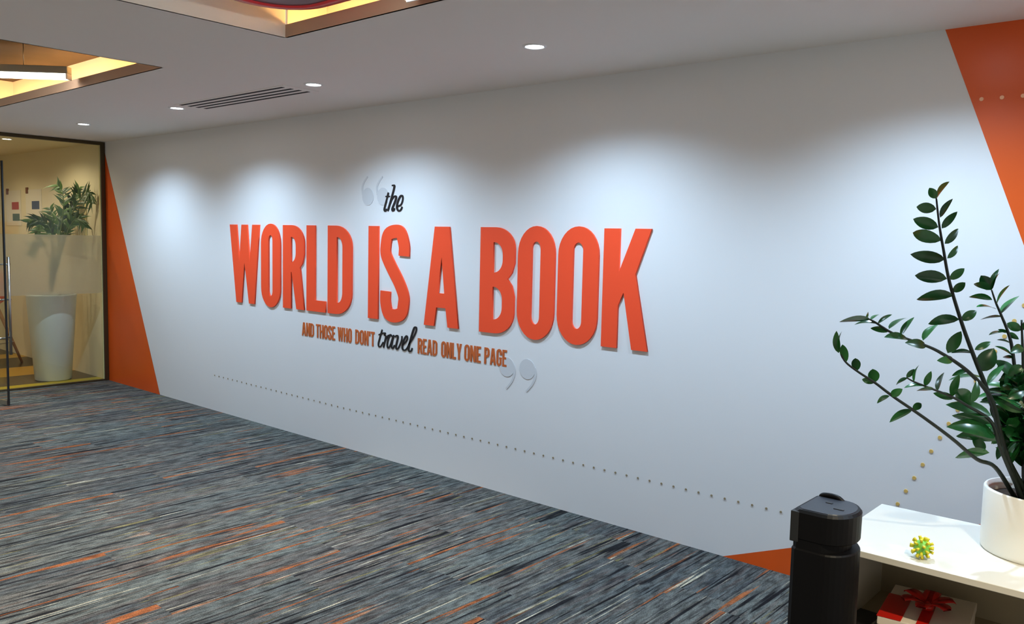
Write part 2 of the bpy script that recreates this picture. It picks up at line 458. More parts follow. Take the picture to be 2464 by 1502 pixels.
downlight(0.8, -3.2, CH, 'added unseen recessed downlight outside the glass door, left of the coffers', MT['lens_cool'], P_GEN, NEUT, 105, 0.5)  # added out of view so floor bounce brightens the ceiling
downlight(2.5, -5.6, CH, 'added unseen recessed downlight behind the left coffer, far from the feature wall', MT['lens_cool'], P_GEN, NEUT, 105, 0.5)  # far row also added unseen, for the same ceiling bounce
downlight(5.45, -5.6, CH, 'added unseen recessed downlight far from the feature wall, in line with the coffer gap', MT['lens_cool'], P_GEN, NEUT, 105, 0.5)
downlight(8.4, -5.6, CH, 'added unseen recessed downlight behind the right coffer, far from the feature wall', MT['lens_cool'], P_GEN, NEUT, 105, 0.5)
downlight(-0.66, -0.77, CH, 'warm downlight seen through the top of the glass partition', MT['lens_warm'], P_INNER, WARM, 160, 0.5)
downlight(-2.3, -1.1, CH, 'warm downlight deep in the room behind the glass', MT['lens_warm'], P_INNER, WARM, 160, 0.5)
downlight(-1.6, -2.6, CH, 'warm downlight far left in the room behind the glass', MT['lens_warm'], P_INNER, WARM, 160, 0.5)

# ------------------------------------------------------------------ slot diffuser
e = empty('slot_diffuser', (4.15, -0.79, CH), 'white linear air diffuser with four dark slots between two downlights', 'air diffuser')
box('frame', 3.42, 4.90, -0.93, -0.65, CH - 0.004, CH, MT['ceiling'], e)
for k, y in enumerate((-0.893, -0.823, -0.757, -0.690)):
    box('slot', 3.46, 4.84, y - 0.013, y + 0.013, CH - 0.0055, CH - 0.0035, MT['slot'], e)

# ------------------------------------------------------------------ linear lamps in the coffers
def linear_lamp(p0, p1, label):
    p0 = Vector(p0); p1 = Vector(p1); c = (p0 + p1) / 2; d = p1 - p0; L_ = d.length
    e = empty('linear_lamp', c, label, 'linear lamp', 'linear lamps in the coffers', math.atan2(d.y, d.x))
    h = L_ / 2
    b = box_bm(-h, h, -0.03, 0.03, -0.035, 0.0, None, 0.012); bm_to(b, 'diffuser', MT['tube'], e, True, False)
    b = box_bm(-h - 0.01, h + 0.01, -0.034, 0.034, 0.0, 0.05, None, 0.004); bm_to(b, 'housing', MT['housing'], e, False, False)
    for s in (-1, 1):
        b = box_bm(s * (h + 0.004) - 0.006, s * (h + 0.004) + 0.006, -0.036, 0.036, -0.037, 0.002, None, 0.003); bm_to(b, 'end_cap', MT['lampwhite'], e, False, False)
        b = tube_bm([Vector((s * h * 0.7, 0, 0.05)), Vector((s * h * 0.7, 0, UZ - c.z))], 0.003, 6); bm_to(b, 'suspension_wire', MT['steel'], e, True, False)
linear_lamp((2.2, -3.14, 2.775), (3.60, -1.775, 2.775), 'glowing linear lamp hanging in the left ceiling coffer')
linear_lamp((7.16, -3.5, 2.725), (7.11, -1.79, 2.725), 'glowing linear lamp end at the top edge beside the red lamp')

# red rounded lamp in the right coffer
def rrect(w, h, r, n=8):
    out = []
    for cx, cy, a0 in ((w / 2 - r, h / 2 - r, 0), (-w / 2 + r, h / 2 - r, PI / 2), (-w / 2 + r, -h / 2 + r, PI), (w / 2 - r, -h / 2 + r, 1.5 * PI)):
        for i in range(n + 1):
            a = a0 + PI / 2 * i / n; out.append((cx + r * math.cos(a), cy + r * math.sin(a)))
    return out
def band_bm(outer, inner, z0, z1):
    b = bmesh.new(); n = len(outer)
    V = [[b.verts.new((x, y, z)) for x, y in ring] for ring, z in ((outer, z0), (outer, z1), (inner, z1), (inner, z0))]
    for i in range(n):
        j = (i + 1) % n
        for k in range(4):
            A, B = V[k], V[(k + 1) % 4]; b.faces.new((A[i], A[j], B[j], B[i]))
    return b
e = empty('pendant_lamp', (6.63, -2.065, 2.75), 'red rimmed rounded pendant lamp at the edge of the ceiling coffer', 'pendant lamp')
b = band_bm(rrect(0.66, 0.52, 0.24), rrect(0.56, 0.42, 0.19), 0.0, 0.075); bm_to(b, 'rim', MT['redshade'], e, True, False)
pts = rrect(0.57, 0.43, 0.195); b = bmesh.new()
lo = [b.verts.new((x, y, 0.006)) for x, y in pts]; hi = [b.verts.new((x, y, 0.045)) for x, y in pts]
b.faces.new(lo[::-1]); b.faces.new(hi)
for i in range(len(lo)): j = (i + 1) % len(lo); b.faces.new((lo[i], lo[j], hi[j], hi[i]))
bm_to(b, 'panel', MT['mauve'], e, False, False)
for s in (-1, 1):
    b = tube_bm([Vector((s * 0.2, 0, 0.045)), Vector((s * 0.2, 0, UZ - 2.76))], 0.004, 6); bm_to(b, 'suspension_wire', MT['steel'], e, True, False)

# ------------------------------------------------------------------ wall lettering
def ell(cx, cy, rx, ry, a0, a1, n=10):
    return [(cx + rx * math.cos(math.radians(a0 + (a1 - a0) * i / n)), cy + ry * math.sin(math.radians(a0 + (a1 - a0) * i / n))) for i in range(n + 1)]
def stadium(x0, x1, y0, y1, ry):
    cx = (x0 + x1) / 2; rx = (x1 - x0) / 2
    return ell(cx, y1 - ry, rx, ry, 0, 180, 16) + ell(cx, y0 + ry, rx, ry, 180, 360, 16)
def dshape(x0, x1, y0, y1, k, ry):
    """flat left side, rounded right side; k = how far the flat part runs"""
    xk = x0 + (x1 - x0) * k; rx = x1 - xk
    ry = min(ry, (y1 - y0) / 2 - 1e-4)
    return [(x0, y0)] + ell(xk, y0 + ry, rx, ry, -90, 0, 8) + ell(xk, y1 - ry, rx, ry, 0, 90, 8) + [(x0, y1)]
def offset_path(pts, hw):
    P = catmull([Vector((x, y, 0)) for x, y in pts], 6); L, R = [], []
    for i, p in enumerate(P):
        t = (P[min(i + 1, len(P) - 1)] - P[max(i - 1, 0)]).normalized(); n = Vector((-t.y, t.x, 0))
        w = hw(i / (len(P) - 1), t) if callable(hw) else hw
        L.append((p.x + n.x * w, p.y + n.y * w)); R.append((p.x - n.x * w, p.y - n.y * w))
    return L + R[::-1]

def glyph(ch, w, s, t=0.13):
    """outline of one condensed capital: width w, cap height 1, stem s, bar t"""
    if ch == 'I': return [[(0, 0), (w, 0), (w, 1), (0, 1)]]
    if ch == 'L': return [[(0, 0), (w, 0), (w, t), (s, t), (s, 1), (0, 1)]]
    if ch == 'O': return [stadium(0, w, -0.015, 1.015, 0.25 * min(1, w / 0.43)), stadium(s, w - s, 0.125, 0.875, 0.07)]
    if ch == 'D': return [dshape(0, w, 0, 1, 0.35, 0.24), dshape(s, w - s, t, 1 - t, 0.2, 0.12)]
    if ch == 'B':
        out = [(0, 0)] + ell(0.45 * w, 0.20, 0.55 * w, 0.20, -90, 0, 8) + [(w, 0.36), (0.93 * w, 0.46), (0.80 * w, 0.52), (0.93 * w, 0.58), (w, 0.67)] + ell(0.45 * w, 0.80, 0.55 * w, 0.20, 0, 90, 8) + [(0, 1)]
        return [out, dshape(s, w - s * 0.88, 0.13, 0.44, 0.1, 0.12), dshape(s, w - s * 0.88, 0.575, 0.86, 0.1, 0.12)]
    if ch == 'R':
        out = [(0, 0), (s, 0), (s, 0.44), (s + 0.03 * w, 0.44), (w - s * 0.93, 0), (w, 0), (0.83 * w, 0.46), (0.80 * w, 0.50), (0.92 * w, 0.55), (w, 0.66)] + ell(0.42 * w, 0.79, 0.58 * w, 0.21, 0, 90, 8) + [(0, 1)]
        return [out, dshape(s, w - s, 0.56, 0.86, 0.1, 0.11)]
    if ch == 'P':
        out = [(0, 0), (s, 0), (s, 0.40), (0.45 * w, 0.40)] + ell(0.45 * w, 0.60, 0.55 * w, 0.20, -90, 0, 8) + ell(0.45 * w, 0.80, 0.55 * w, 0.20, 0, 90, 8) + [(0, 1)]
        return [out, dshape(s, w - s, 0.53, 0.87, 0.1, 0.11)]
    if ch == 'S':
        h = s / 2
        c = [(w - h * 0.98, 0.69), (w - h * 0.98, 0.80), (0.70 * w, 0.925), (0.5 * w, 0.945), (0.26 * w, 0.91), (h, 0.80), (h * 1.02, 0.70), (0.36 * w, 0.58), (0.64 * w, 0.42), (w - h * 1.02, 0.28), (w - h, 0.19), (0.74 * w, 0.09), (0.5 * w, 0.055), (0.28 * w, 0.08), (h, 0.19), (h, 0.31)]
        def hw(u, tt): return h * (1 - 0.14 * abs(tt.x) ** 2)
        return [offset_path(c, hw)]
    if ch == 'A':
        return [[(0, 0), (0.30 * w, 0), (0.365 * w, 0.19), (0.635 * w, 0.19), (0.70 * w, 0), (w, 0), (0.71 * w, 1), (0.29 * w, 1)], [(0.405 * w, 0.335), (0.595 * w, 0.335), (0.5 * w, 0.70)]]
    if ch == 'K':
        return [[(0, 0), (s, 0), (s, 0.36), (0.46 * w, 0.47), (0.665 * w, 0), (w, 0), (0.70 * w, 0.63), (w, 1), (0.67 * w, 1), (s, 0.64), (s, 1), (0, 1)]]
    if ch == 'W':
        return [[(0, 1), (0.235 * w, 1), (0.325 * w, 0.53), (0.405 * w, 1), (0.595 * w, 1), (0.675 * w, 0.53), (0.765 * w, 1), (w, 1), (0.83 * w, 0), (0.645 * w, 0), (0.5 * w, 0.52), (0.40 * w, 0), (0.215 * w, 0)]]
    if ch == 'N': return [[(0, 0), (s, 0), (s, 0.55), (w - s * 1.05, 0), (w, 0), (w, 1), (w - s, 1), (w - s, 0.45), (s * 1.05, 1), (0, 1)]]
    if ch == 'H': return [[(0, 0), (s, 0), (s, 0.44), (w - s, 0.44), (w - s, 0), (w, 0), (w, 1), (w - s, 1), (w - s, 0.57), (s, 0.57), (s, 1), (0, 1)]]
    if ch == 'T': return [[((w - s) / 2, 0), ((w + s) / 2, 0), ((w + s) / 2, 1 - t), (w, 1 - t), (w, 1), (0, 1), (0, 1 - t), ((w - s) / 2, 1 - t)]]
    if ch == 'E': return [[(0, 0), (w, 0), (w, t), (s, t), (s, 0.44), (0.88 * w, 0.44), (0.88 * w, 0.57), (s, 0.57), (s, 1 - t), (w, 1 - t), (w, 1), (0, 1)]]
    if ch == 'Y': return [[((w - s) / 2, 0), ((w + s) / 2, 0), ((w + s) / 2, 0.40), (w, 1), (w - s, 1), (w / 2, 0.60), (s, 1), (0, 1), ((w - s) / 2, 0.40)]]
    if ch == 'G':
        out = [(w, 0.66), (w, 0.78)] + ell(w / 2, 0.79, w / 2, 0.22, 0, 180, 12) + ell(w / 2, 0.21, w / 2, 0.22, 180, 340, 12) + [(w, 0.0), (w, 0.52), (0.54 * w, 0.52), (0.54 * w, 0.40), (w - s, 0.40)] + ell(w / 2, 0.21, w / 2 - s, 0.08, 0, -180, 8) + ell(w / 2, 0.79, w / 2 - s, 0.08, 180, 0, 8) + [(w - s, 0.66)]
        return [out]
    if ch == "'": return [[(0, 0.68), (w * 0.8, 0.68), (w, 1), (0, 1)]]

def place(contours, x, z, sx, sz):
    return [[(x + a * sx, z + b * sz) for a, b in c] for c in contours]

# the big raised letters: (char, x0, x1, label)
BIG = [('W', 2.659, 3.151, 'red raised letter W, first letter of the wall quote'),
       ('O', 3.176, 3.474, 'red raised letter O between W and R'),
       ('R', 3.514, 3.823, 'red raised letter R in the middle of the first big word'),
       ('L', 3.857, 4.119, 'red raised letter L between R and D'),
       ('D', 4.147, 4.460, 'red raised letter D ending the first big word'),
       ('I', 4.662, 4.781, 'red raised letter I, a plain upright bar'),
       ('S', 4.808, 5.128, 'red raised letter S beside the upright I'),
       ('A', 5.297, 5.647, 'red raised letter A standing alone'),
       ('B', 5.849, 6.160, 'red raised letter B starting the last big word'),
       ('O', 6.187, 6.495, 'red raised letter O next to the B'),
       ('O', 6.520, 6.831, 'red raised letter O next to the K'),
       ('K', 6.865, 7.193, 'red raised letter K, last of the big letters')]
Z0, Z1 = 1.083, 1.795
H_ = Z1 - Z0
for ch, x0, x1, lab in BIG:
    w = (x1 - x0) / H_
    s = {'I': w, 'S': 0.163, 'O': 0.166, 'L': 0.166, 'K': 0.160}.get(ch, 0.168)
    o = prism_xz(place(glyph(ch, w, s), x0, Z0, H_, H_), -0.013, 0.0, 'raised_letter', MT['letter'])
    tag(o, lab, 'letter', 'big red letters of the quote')

# the small words: letters 3 mm thick
REL = {'A': 1.05, 'N': 1.0, 'D': 0.96, 'T': 0.85, 'H': 1.0, 'O': 0.95, 'S': 0.92, 'E': 0.78, 'W': 1.45, "'": 0.32, 'R': 0.98, 'L': 0.76, 'Y': 0.98, 'P': 0.95, 'G': 0.96}
def word(txt, x0, x1, lab):
    z0, h = 0.865, 0.113
    e = empty('wall_word', ((x0 + x1) / 2, 0.0, z0), lab, 'lettering', 'small brown words of the quote')
    gap = 0.12; tot = sum(REL[c] for c in txt) + gap * (len(txt) - 1)
    u = (x1 - x0) / tot; x = x0
    for c in txt:
        w = REL[c] * u
        s = 0.0175 / h if c != 'W' else 0.15
        prism_xz(place(glyph(c, w / h, min(s, w / h * 0.42) if c != "'" else w / h), x, z0, h, h), -0.004, 0.0, 'letter', MT['copper'], e)
        x += w + gap * u
word('AND', 3.78, 3.949, 'small brown word AND starting the lower line')
word('THOSE', 3.978, 4.236, 'small brown word THOSE')
word('WHO', 4.270, 4.451, 'small brown word WHO')
word("DON'T", 4.496, 4.733, "small brown word DON'T left of the black script")
word('READ', 5.225, 5.431, 'small brown word READ right of the black script')
word('ONLY', 5.472, 5.677, 'small brown word ONLY')
word('ONE', 5.704, 5.862, 'small brown word ONE')
word('PAGE', 5.895, 6.100, 'small brown word PAGE ending the lower line')

THE = [[[(4.8808, 2.0463), (4.8658, 2.0012), (4.8387, 1.9331), (4.8372, 1.9148), (4.8496, 1.909), (4.8634, 1.9238)], [(4.8463, 2.0174), (4.8986, 2.0166)]], [[(4.9182, 2.0975), (4.944, 2.0969), (4.9443, 2.0744), (4.9128, 1.996), (4.8758, 1.9078)], [(4.8893, 1.9395), (4.9231, 1.9958), (4.9538, 2.0179), (4.9693, 2.0064), (4.9545, 1.9728), (4.9276, 1.9279), (4.9296, 1.912), (4.9416, 1.912), (4.9551, 1.9277)]], [[(4.9823, 1.941), (5.0229, 1.9541), (5.0426, 1.9874), (5.0422, 2.012), (5.0286, 2.0212), (5.0085, 2.0081), (4.9853, 1.9702), (4.979, 1.9343), (4.9896, 1.914), (5.0066, 1.9094), (5.0235, 1.9183), (5.0383, 1.9383)]]]
TRAVEL = [[[(4.8229, 1.0049), (4.794, 0.9334), (4.7801, 0.8928), (4.7852, 0.8721), (4.8068, 0.8743), (4.8361, 0.9101)], [(4.7793, 0.9611), (4.8469, 0.9829)]], [[(4.8623, 0.9843), (4.8507, 0.9661), (4.8709, 0.9602)], [(4.8709, 0.9602), (4.8538, 0.9118), (4.839, 0.8674)], [(4.848, 0.9034), (4.8769, 0.9491), (4.9001, 0.9691), (4.9178, 0.9606)]], [[(4.9411, 0.9628), (4.9176, 0.9738), (4.8947, 0.9391), (4.8836, 0.8914), (4.8957, 0.8708), (4.9188, 0.8949), (4.9469, 0.9595)], [(4.9583, 0.976), (4.9394, 0.9202), (4.9341, 0.8848), (4.9482, 0.8731), (4.9687, 0.8999)]], [[(4.9701, 0.9616), (4.9929, 0.9753), (5.0046, 0.961), (4.9849, 0.8938), (4.9945, 0.8717), (5.0172, 0.8894), (5.0482, 0.946), (5.05, 0.9768)]], [[(5.0624, 0.9131), (5.0959, 0.9392), (5.1122, 0.9674), (5.1008, 0.9815), (5.0753, 0.9524), (5.0569, 0.9049), (5.0607, 0.8785), (5.0857, 0.8735), (5.1135, 0.8953), (5.1352, 0.9317)]], [[(5.1243, 0.9154), (5.1788, 0.9812), (5.2077, 1.0326), (5.2051, 1.0549), (5.1832, 1.0455), (5.1513, 0.971), (5.1279, 0.9006), (5.1329, 0.8708), (5.153, 0.8744), (5.167, 0.897)]]]
def script(letters, lab, hw):
    p0 = letters[0][0][0]
    e = empty('script_word', (p0[0], 0.0, p0[1] - 0.1), lab, 'lettering')
    k = 0
    for strokes in letters:
        b = bmesh.new()
        for st in strokes:
            k += 1
            dy = -0.004 - 0.0002 * k
            P = catmull([Vector((x, z, 0)) for x, z in st], 6); n = len(P); F = []
            for i, p in enumerate(P):
                t = (P[min(i + 1, n - 1)] - P[max(i - 1, 0)]).normalized(); nn = Vector((-t.y, t.x, 0))
                w = hw * (0.55 + 0.55 * abs(t.y) * (1.0 if t.y < 0 else 0.55))
                if i == 0 or i == n - 1: w *= 0.7
                a, c = p + nn * w, p - nn * w
                F.append([b.verts.new((a.x, dy, a.y)), b.verts.new((c.x, dy, c.y)), b.verts.new((c.x, 0, c.y)), b.verts.new((a.x, 0, a.y))])
            for A, B in zip(F, F[1:]):
                for q in range(4): b.faces.new((A[q], A[(q + 1) % 4], B[(q + 1) % 4], B[q]))
            b.faces.new(F[0]); b.faces.new(F[-1][::-1])
        bmesh.ops.recalc_face_normals(b, faces=b.faces)
        bm_to(b, 'letter', MT['ink'], e)
script(THE, 'black script word the above the big letters', 0.0098)
script(TRAVEL, 'black script word travel in the lower line', 0.0082)

def comma(cx, cz, r, tail, name, parent):
    """one quotation mark: a disc with a tapering curved tail (list of x, z from disc edge to tip)"""
    disc = ell(cx, cz, r, r * 1.0, 0, 360, 28)[:-1]
    a = prism_xz([disc], -0.003, 0.0, name, MT['quote'])
    me = a.data; b = bmesh.new(); b.from_mesh(me)
    P = catmull([Vector((x, z, 0)) for x, z in tail], 6); n = len(P); F = []
    for i, p in enumerate(P):
        t = (P[min(i + 1, n - 1)] - P[max(i - 1, 0)]).normalized(); nn = Vector((-t.y, t.x, 0))
        w = 0.011 * (1 - 0.45 * i / (n - 1))
        q, c = p + nn * w, p - nn * w
        F.append([b.verts.new((q.x, -0.0032, q.y)), b.verts.new((c.x, -0.0032, c.y)), b.verts.new((c.x, 0, c.y)), b.verts.new((q.x, 0, q.y))])
    for A, B in zip(F, F[1:]):
        for q in range(4): b.faces.new((A[q], A[(q + 1) % 4], B[(q + 1) % 4], B[q]))
    b.faces.new(F[0]); b.faces.new(F[-1][::-1])
    b.to_mesh(me); b.free()
    a.parent = parent; a.matrix_parent_inverse = parent_world(parent).inverted()
e = empty('quotation_marks', (4.7, 0, 1.95), 'pale grey opening quotation marks left of the script word the', 'quotation marks', 'grey quotation marks')
comma(4.6395, 2.020, 0.068, [(4.578, 2.035), (4.572, 2.092), (4.594, 2.136), (4.634, 2.172)], 'mark', e)
comma(4.815, 2.018, 0.066, [(4.754, 2.033), (4.746, 2.088), (4.771, 2.131), (4.810, 2.167)], 'mark', e)
e = empty('quotation_marks', (6.2, 0, 0.72), 'pale grey closing quotation marks below the last letters', 'quotation marks', 'grey quotation marks')
comma(6.102, 0.866, 0.066, [(6.160, 0.880), (6.170, 0.845), (6.152, 0.780), (6.099, 0.717)], 'mark', e)
comma(6.280, 0.872, 0.067, [(6.340, 0.885), (6.352, 0.850), (6.331, 0.785), (6.275, 0.722)], 'mark', e)

# dotted route on the wall
def dots(points, m, r, label):
    e = empty('dotted_line', (points[0][0], 0, points[0][1]), label, 'dotted line')
    me = None
    for x, z in points:
        if me is None:
            b = bmesh.new()
            v0 = [b.verts.new((r * math.cos(2 * PI * i / 14), -0.004, r * math.sin(2 * PI * i / 14))) for i in range(14)]
            v1 = [b.verts.new((r * 1.1 * math.cos(2 * PI * i / 14), 0.0, r * 1.1 * math.sin(2 * PI * i / 14))) for i in range(14)]
            b.faces.new(v0)
            for i in range(14): b.faces.new((v0[i], v0[(i + 1) % 14], v1[(i + 1) % 14], v1[i]))
            bmesh.ops.recalc_face_normals(b, faces=b.faces)
            me = bpy.data.meshes.new('dot'); b.to_mesh(me); b.free(); me.materials.append(m)
        o = bpy.data.objects.new('dot', me); COL.objects.link(o)
        o.location = (x, 0.0, z); o.parent = e; o.matrix_parent_inverse = parent_world(e).inverted()
n = 72
dots([(2.35 + (8.035 - 2.35) * i / (n - 1), 0.345 - 0.02 * min(1, i / 25)) for i in range(n)], MT['dotbrown'], 0.0057, 'long row of tiny taupe dots low along the white wall')
up = []
p = Vector((8.607, 0.498)); q = Vector((9.069, 1.482))
k = int((q - p).length / 0.0775)
for i in range(k + 1): w = p.lerp(q, i / k); up.append((w.x, w.y))
dots(up, MT['dotgold'], 0.0085, 'slanting row of small gold dots rising behind the plant')
dots([(8.848 + 0.0795 * i, 2.378) for i in range(14)], MT['dotpeach'], 0.0085, 'row of small peach dots across the orange wall end')

# ------------------------------------------------------------------ glass partition
GH = CH - 0.005
e = empty('glass_partition', (0, -0.55, 0), 'bronze framed glass partition with a frosted band beside the feature wall', 'partition')
box('jamb', -0.03, 0.03, -0.05, -0.004, 0.0, GH, MT['frame'], e, 0.003)
box('head_rail', -0.03, 0.03, -4.0, -0.05, GH - 0.032, GH, MT['frame'], e, 0.003)
box('sill_rail', -0.02, 0.02, -1.62, -0.05, 0.0, 0.018, MT['frame'], e, 0.002)
pane = box('pane', -0.005, 0.005, -1.62, -0.05, 0.018, GH - 0.032, MT['glass'], e)
f = box('frosted_band', 0.0053, 0.0065, -1.60, -0.06, 1.005, 1.655, MT['frost'], pane)
f['label'] = 'frosted film band'
box('sill_rail', -0.02, 0.02, -4.0, -2.46, 0.0, 0.018, MT['frame'], e, 0.002)
pane2 = box('pane', -0.005, 0.005, -4.0, -2.46, 0.018, GH - 0.032, MT['glass'], e)
f = box('frosted_band', 0.0053, 0.0065, -4.0, -2.48, 1.005, 1.655, MT['frost'], pane2); f['label'] = 'frosted film band'
for y in (-1.625, -2.455): box('edge_strip', -0.008, 0.008, y - 0.004, y + 0.004, 0.0, GH - 0.032, MT['frame'], e)
box('glazing_bead', -0.012, 0.012, -0.058, -0.05, 0.02, GH - 0.032, mat('pale_bead', (214, 205, 150), 0.4), e)

# open glass door, hinged further left
ang = math.atan2(0.28, 0.866)
dx, dy = math.cos(ang), math.sin(ang); FE = Vector((0.866, -1.318, 0)); DW = 0.83
hin = FE - Vector((dx, dy, 0)) * DW
e = empty('glass_door', hin, 'open frameless glass door with steel ladder handle at the left edge', 'door', None, ang)
def dbox(name, x0, x1, y0, y1, z0, z1, m, parent=None, bev=0.0):
    return bm_to(box_bm(x0, x1, y0, y1, z0, z1, None, bev), name, m, parent or e, False, False)
dbox('pane', 0.0, DW - 0.012, -0.005, 0.005, 0.01, 2.35, MT['glass'])
dbox('edge_seal', DW - 0.012, DW + 0.004, -0.007, 0.007, 0.01, 2.35, MT['slot'])
dbox('patch_fitting', DW - 0.12, DW - 0.014, -0.014, 0.014, 0.012, 0.06, MT['steel'], None, 0.004)
for s in (-1, 1):
    b = tube_bm([Vector((DW - 0.055, s * 0.075, 0.49)), Vector((DW - 0.055, s * 0.075, 1.44))], 0.014, 12)
    h = bm_to(b, 'pull_handle', MT['steel'], e, True, False)
for z in (0.66, 1.03, 1.37):
    b = tube_bm([Vector((DW - 0.055, -0.09, z)), Vector((DW - 0.055, 0.09, z))], 0.009, 10); bm_to(b, 'handle_standoff', MT['steel'], e, True, False)

# ------------------------------------------------------------------ tall planter with palm behind the glass
PX, PY = -0.44, -0.43
e = empty('potted_palm', (PX, PY, 0), 'green palm in a tall pale tapered planter behind the glass', 'potted plant')
b = lathe_bm([(0.0, 0.0), (0.175, 0.0), (0.188, 0.012), (0.256, 0.955), (0.26, 0.975), (0.25, 0.98), (0.235, 0.975), (0.228, 0.90)], 48, (PX, PY, 0))
pl = bm_to(b, 'planter', MT['planter'], e, True)
bm_to(lathe_bm([(0.0, 0.905), (0.23, 0.90)], 32, (PX, PY, 0)), 'soil', MT['soil'], pl, True)
DP = (Vector((PX, PY, 1.0)) - CAM).dot(RF)
def leaflet_bm(base, tip, width, droop, up):
    b = bmesh.new(); base = Vector(base); tip = Vector(tip); d = tip - base; L_ = d.length
    side = d.cross(up); side = side.normalized() if side.length > 1e-6 else Vector((1, 0, 0))
    nrm = side.cross(d).normalized(); rows = []
    for i in range(6):
        t = i / 5
        wv = width * (0.35 + 0.65 * math.sin(PI * min(1, t * 1.25 + 0.12))) * (1 - t ** 3) 
        c = base + d * t + Vector((0, 0, -1)) * droop * L_ * t * t
        if i == 5: rows.append([b.verts.new(c)])
        else: rows.append([b.verts.new(c - side * wv / 2), b.verts.new(c - nrm * wv * 0.15), b.verts.new(c + side * wv / 2)])
    for A, B in zip(rows, rows[1:]):
        if len(B) == 3:
            b.faces.new((A[0], A[1], B[1], B[0])); b.faces.new((A[1], A[2], B[2], B[1]))
        else:
            b.faces.new((A[0], A[1], B[0])); b.faces.new((A[1], A[2], B[0]))
    return b
random.seed(3)
FRONDS = [  # rachis through photo points (u, v), depth offsets; leaflet length px
    ([(125, 700, 0), (150, 590, 0), (180, 500, -.1), (215, 462, -.15), (238, 490, -.15)], 46, 13),
    ([(122, 700, 0), (140, 590, 0.05), (152, 510, 0.1), (150, 462, 0.1), (138, 445, .1)], 40, 12),
    ([(122, 700, 0), (130, 600, -.1), (118, 545, -.2), (92, 528, -.25), (66, 535, -.3)], 34, 12),
    ([(124, 700, 0), (150, 600, -.1), (168, 545, -.15), (190, 525, -.2), (203, 545, -.2)], 32, 11),
    ([(122, 700, 0), (125, 600, 0), (112, 560, .05), (100, 545, .1), (84, 560, .1)], 34, 11),
    ([(123, 700, 0), (138, 600, .1), (140, 545, .15), (150, 515, .2), (172, 500, .2)], 36, 11),
    ([(122, 700, 0), (118, 620, 0), (100, 585, 0), (84, 590, 0), (72, 612, 0)], 28, 9),
    ([(124, 700, 0), (146, 600, .1), (165, 520, .15), (178, 480, .2), (200, 452, .2)], 40, 12),
    ([(124, 700, 0), (140, 600, .2), (150, 560, .3), (158, 535, .3), (170, 525, .3)], 40, 11),
    ([(124, 700, 0), (130, 600, .2), (125, 560, .3), (128, 530, .3), (120, 500, .3)], 40, 11),
]
def palm(fr, Lpx, nl):
    P = catmull([at(u, v, DP + 0.12 + d * 0.6) for u, v, d in fr], 8)
    for p_ in P: p_.x = min(p_.x, -0.12); p_.y = min(p_.y, -0.08)
    n = len(P)
    st = bm_to(tube_bm(P, [0.011 * (1 - 0.75 * i / (n - 1)) for i in range(n)], 6), 'frond', MT['palmstem'], e, True)
    k = DP / FPX
    for j in range(nl):
        t = 0.42 + 0.56 * j / (nl - 1); i = min(n - 2, int(t * (n - 1))); p = P[i]
        tg = (P[i + 1] - P[max(0, i - 1)]).normalized()
        for s in (-1, 1):
            ax = tg.cross(Vector((RF.x, RF.y, 0.2))).normalized()
            dirv = (ax * s * random.uniform(0.6, 1.0) + tg * random.uniform(0.6, 1.0) + RF * random.uniform(-0.45, 0.45)).normalized()
            L_ = Lpx * k * random.uniform(0.85, 1.3) * (1.0 - 0.35 * abs(t - 0.6) / 0.4)
            tipp = p + dirv * L_; tipp.x = min(tipp.x, -0.09); tipp.y = min(tipp.y, -0.05)
            b = leaflet_bm(p, tipp, 0.034, random.uniform(0.1, 0.35), Vector((RF.x, RF.y, -0.4)))
            bm_to(b, 'leaflet', MT['palm'], st, True)
for a in FRONDS: palm(*a)

# ------------------------------------------------------------------ posters and reflection stand-in on the inner wall
def poster(x0, x1, z0, z1, label, prints):
    e = empty('poster', ((x0 + x1) / 2, 0, z0), label, 'poster', 'posters behind the glass')
    box('sheet', x0, x1, -0.006, -0.001, z0, z1, MT['paper'], e)
    for (a, b_, c, d, m) in prints: box('print', a, b_, -0.0075, -0.006, c, d, m, e)
    box('clip', x0 + 0.02, x0 + 0.09, -0.014, -0.002, z1 - 0.05, z1 + 0.03, MT['clip'], e, 0.003)
poster(-3.08, -2.55, 1.75, 2.22, 'white poster with a red and a green square, nearer the door', [(-2.87, -2.62, 1.965, 2.065, MT['printred']), (-2.85, -2.60, 1.815, 1.91, MT['printgreen'])])
poster(-2.37, -1.84, 1.77, 2.22, 'white poster with a blue square, half hidden by the palm', [(-2.16, -1.91, 1.965, 2.07, MT['printblue'])])
e = empty('reflection_panel', (-0.79, 0, 1.45), 'pale ribbed panel added for a reflection in the glass, behind the palm', 'panel')  # added panel in place of a reflection on the glass
box('backing', -1.09, -0.49, -0.012, -0.001, 1.40, 2.02, mat('pale_panel', (240, 226, 170), 0.6), e)
for i in range(9): box('slat', -1.07 + i * 0.064, -1.07 + i * 0.064 + 0.04, -0.03, -0.012, 1.42, 1.84, mat('cream_slat', (244, 232, 190), 0.5) if i == 0 else bpy.data.materials['cream_slat'], e)

